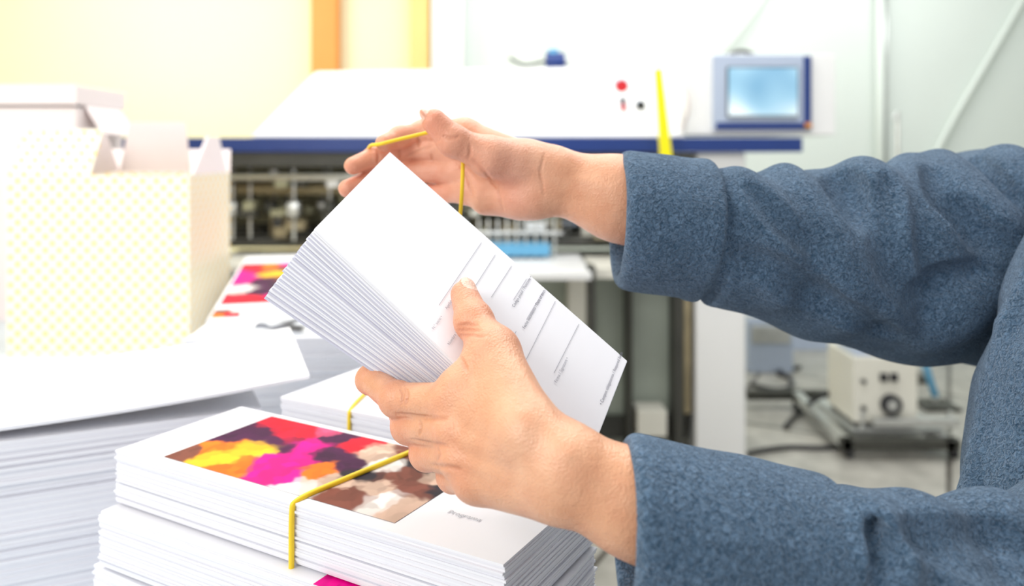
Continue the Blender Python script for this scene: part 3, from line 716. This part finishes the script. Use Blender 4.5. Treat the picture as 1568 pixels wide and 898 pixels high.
# ================================================================== floor device
dv=empty('compressor_cart'); h=B()
for y in (3.78,4.55):
    h.box(X_(1290,3.78)-(.0 if y<4 else .22),X_(1472,3.78)-(0 if y<4 else .1),y,y+.05,.05,.10,'dark')
h.hexa([(X_(1290,3.78),3.78,.05),(X_(1290,3.78)+.05,3.78,.05),(X_(1215,4.55)+.05,4.6,.05),(X_(1215,4.55),4.6,.05)],[(X_(1290,3.78),3.78,.10),(X_(1290,3.78)+.05,3.78,.10),(X_(1215,4.55)+.05,4.6,.10),(X_(1215,4.55),4.6,.10)],'steel')
h.box(X_(1472,3.78)-.07,X_(1472,3.78)-.02,3.78,4.6,.05,.10,'steel')
h.box(X_(1300,3.9),X_(1440,3.9),3.86,4.35,.10,.125,'steel'); h.box(X_(1330,3.9),X_(1460,3.9),3.84,3.88,.14,.18,'steel')
for x in (X_(1300,3.78),X_(1462,3.78)):
    for y in (3.80,4.5): h.cyl((x,y+.02,.03),(x+.03,y+.02,.03),.03,'knob'); h.box(x,x+.03,y,y+.04,.03,.08,'dark')
for x in (X_(1320,3.9),X_(1455,3.9)): h.cyl((x,3.9,.1),(x,3.9,.2),.01,'steel',8)
h.done('cart_frame',dv,.003)
h=B(); xa,xb=X_(1307,3.9),X_(1405,3.9); zA,zB=.145,Z_(548,3.9)
h.box(xa,xb,3.9,4.22,zA,zB,'cream'); h.box(xa+.01,xb-.01,3.93,4.2,.12,.15,'dark')
cx=(xa+xb)/2
h.cyl((cx+.02,3.9,zA+.09),(cx+.02,3.87,zA+.09),.05,'knob'); h.cyl((cx+.02,3.87,zA+.09),(cx+.02,3.865,zA+.09),.025,'steel')
for dx in (-.03,.02): h.box(cx+dx,cx+dx+.035,3.885,3.90,zA+.20,zA+.24,'knob')
h.cyl((cx-.11,3.9,zA+.2),(cx-.11,3.885,zA+.2),.012,'knob'); h.cyl((cx-.11,3.9,zA+.07),(cx-.11,3.885,zA+.07),.012,'knob')
h.box(xa+.02,xb-.05,3.93,4.15,zB,zB+.03,'gray'); h.done('control_box',dv,.008)
tube('cable',[(xa,4.2,.2),(xa-.1,4.3,.1),(X_(1230,4.6),4.5,.02),(X_(1180,4.8),4.4,.02),(X_(1150,4.8),4.2,.02)],.012,'knob',dv)
tube('floor_cable',[(X_(1141,3.9),3.85,.012),(X_(1200,3.9),3.95,.012),(X_(1270,3.95),3.9,.012),(X_(1330,3.95),4.0,.012)],.012,'knob')
tube('floor_cable',[(X_(1150,5),5.0,.014),(X_(1180,5),4.8,.014),(X_(1230,5),5.1,.014),(X_(1200,5),5.3,.014),(X_(1260,5),5.4,.014)],.014,'knob')
h=B(); h.cyl(S(1415,553,4.6),S(1432,607,4.6),.02,'lblue'); h.cyl(S(1432,607,4.6),np.array([S(1432,607,4.6)[0],4.6,0]),.015,'steel'); h.box(S(1432,0,4.6)[0]-.1,S(1432,0,4.6)[0]+.1,4.5,4.7,0,.02,'dark'); h.done('blue_prop_stand',None,.001)
h=B(); h.box(X_(1145,5.3),X_(1215,5.3),5.3,5.6,0,.36,'gray'); h.box(X_(1150,5.3),X_(1210,5.3),5.28,5.3,.2,.32,'steel'); h.box(X_(1150,5.3),X_(1205,5.3),5.32,5.58,.36,.40,'white'); h.done('storage_crate',None,.01)
h=B(); 
h.cyl(S(1375,172,5.2),(S(1375,172,5.2)[0],5.2,0),.012,'steel'); h.cyl(S(1375,172,5.2),S(1368,182,5.2),.012,'steel'); h.box(S(1375,0,5.2)[0]-.15,S(1375,0,5.2)[0]+.15,5.05,5.35,0,.03,'dark'); h.done('hook_stand',None,.001)
# ================================================================== room
WY=5.95
r_=B(); r_.box(-4.2,5.2,-1.2,WY+.1,-.1,0,'floor'); r_.done('floor')
xs=X_(664,WY)
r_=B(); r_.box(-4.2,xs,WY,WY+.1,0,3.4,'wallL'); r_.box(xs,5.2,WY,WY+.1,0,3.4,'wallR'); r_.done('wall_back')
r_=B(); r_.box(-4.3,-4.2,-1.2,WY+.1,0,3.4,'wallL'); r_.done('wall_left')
r_=B(); r_.box(5.2,5.3,-1.2,WY+.1,0,3.4,'wallR'); r_.done('wall_right')
r_=B(); r_.box(-4.3,5.3,-1.2,WY+.1,3.4,3.5,'ceil'); r_.done('ceiling')
r_=B(); r_.box(xs,5.2,WY-.02,WY,0,.12,'gray'); r_.done('baseboard_back',None,.003)
r_=B(); r_.box(X_(483,WY),X_(522,WY),WY-.14,WY,0,3.4,'orange'); r_.done('orange_pillar',None,.008)
r_=B(); r_.box(X_(632,WY),X_(660,WY),WY-.14,WY,0,3.4,'ypil'); r_.done('yellow_pillar',None,.008)
r_=B(); r_.box(X_(664,WY),X_(711,WY),WY-.18,WY,0,3.4,'white'); r_.done('white_pillar',None,.008)
r_=B(); r_.cyl((X_(1343,WY),WY-.05,.12),(X_(1343,WY),WY-.05,3.4),.03,'wallR'); r_.cyl((X_(1353,WY),WY-.04,.12),(X_(1353,WY),WY-.04,3.4),.01,'steel'); r_.done('wall_pipe')
tube('ceiling_cable',[S(1215,-80,WY-.05),S(1150,40,WY-.05),S(1100,85,WY-.05)],.012,'wallR')
tube('ceiling_cable',[S(1600,-60,WY-.05),S(1520,80,WY-.05),S(1455,190,WY-.05),S(1430,240,WY-.05)],.02,'wallR')
r_=B(); r_.box(-4.0,X_(10,2.6),2.75,2.85,0,Z_(280,2.7),'wood'); r_.box(-4.0,X_(14,2.6),2.70,2.90,Z_(282,2.7),Z_(262,2.7),'wood'); r_.done('wooden_partition',None,.006)

# ================================================================== lights
def area(name,loc,target,size,power,col=(1,1,1),sy=None):
    l=bpy.data.lights.new(name,'AREA'); l.energy=power; l.size=size; l.color=col
    if sy: l.shape='RECTANGLE'; l.size_y=sy
    o=link(bpy.data.objects.new(name,l)); o.location=loc
    o.rotation_euler=(Vector(target)-Vector(loc)).to_track_quat('-Z','Y').to_euler(); return o
area('ceiling_lamp',(0,1.2,3.3),(0,1.2,0),2.4,40,(1,1,1),.5)
area('ceiling_lamp',(.2,3.0,3.35),(.2,3.2,0),4,60,(.99,1,1),.5)
area('ceiling_lamp',(1.6,4.9,3.35),(1.6,5.4,0),4,50,(.98,1,1),.5)
area('hand_key_light',(-1.4,-.6,2.3),(0,.55,1.3),1.0,24,(1,.985,.95))  # added key light aimed at the hands, no window modelled
area('added_warm_light',(-2.6,3.9,3.0),(-2.3,5.9,1.9),1.6,70,(1,.94,.78))  # added warm light to blow out the upper left wall
area('added_warm_light',(-1.7,.9,2.4),(-1.2,1.9,1.2),.9,13,(1,.94,.80))  # added warm light to brighten the carton
w=bpy.data.worlds.new('World'); bpy.context.scene.world=w; w.use_nodes=True
w.node_tree.nodes['Background'].inputs[0].default_value=(.98,.985,1,1); w.node_tree.nodes['Background'].inputs[1].default_value=.72

cam=bpy.data.cameras.new('camera'); co=link(bpy.data.objects.new('camera',cam)); co.location=(0,0,H); co.rotation_euler=(math.pi/2,0,0)
cam.sensor_width=36; cam.lens=36*FPX/1568; cam.shift_y=-(449-237)/1568; cam.clip_start=.02
cam.dof.use_dof=True; cam.dof.focus_distance=.53; cam.dof.aperture_fstop=4.5
bpy.context.scene.camera=co
sc=bpy.context.scene
sc.view_settings.view_transform='Standard'; sc.view_settings.look='None'; sc.view_settings.exposure=0
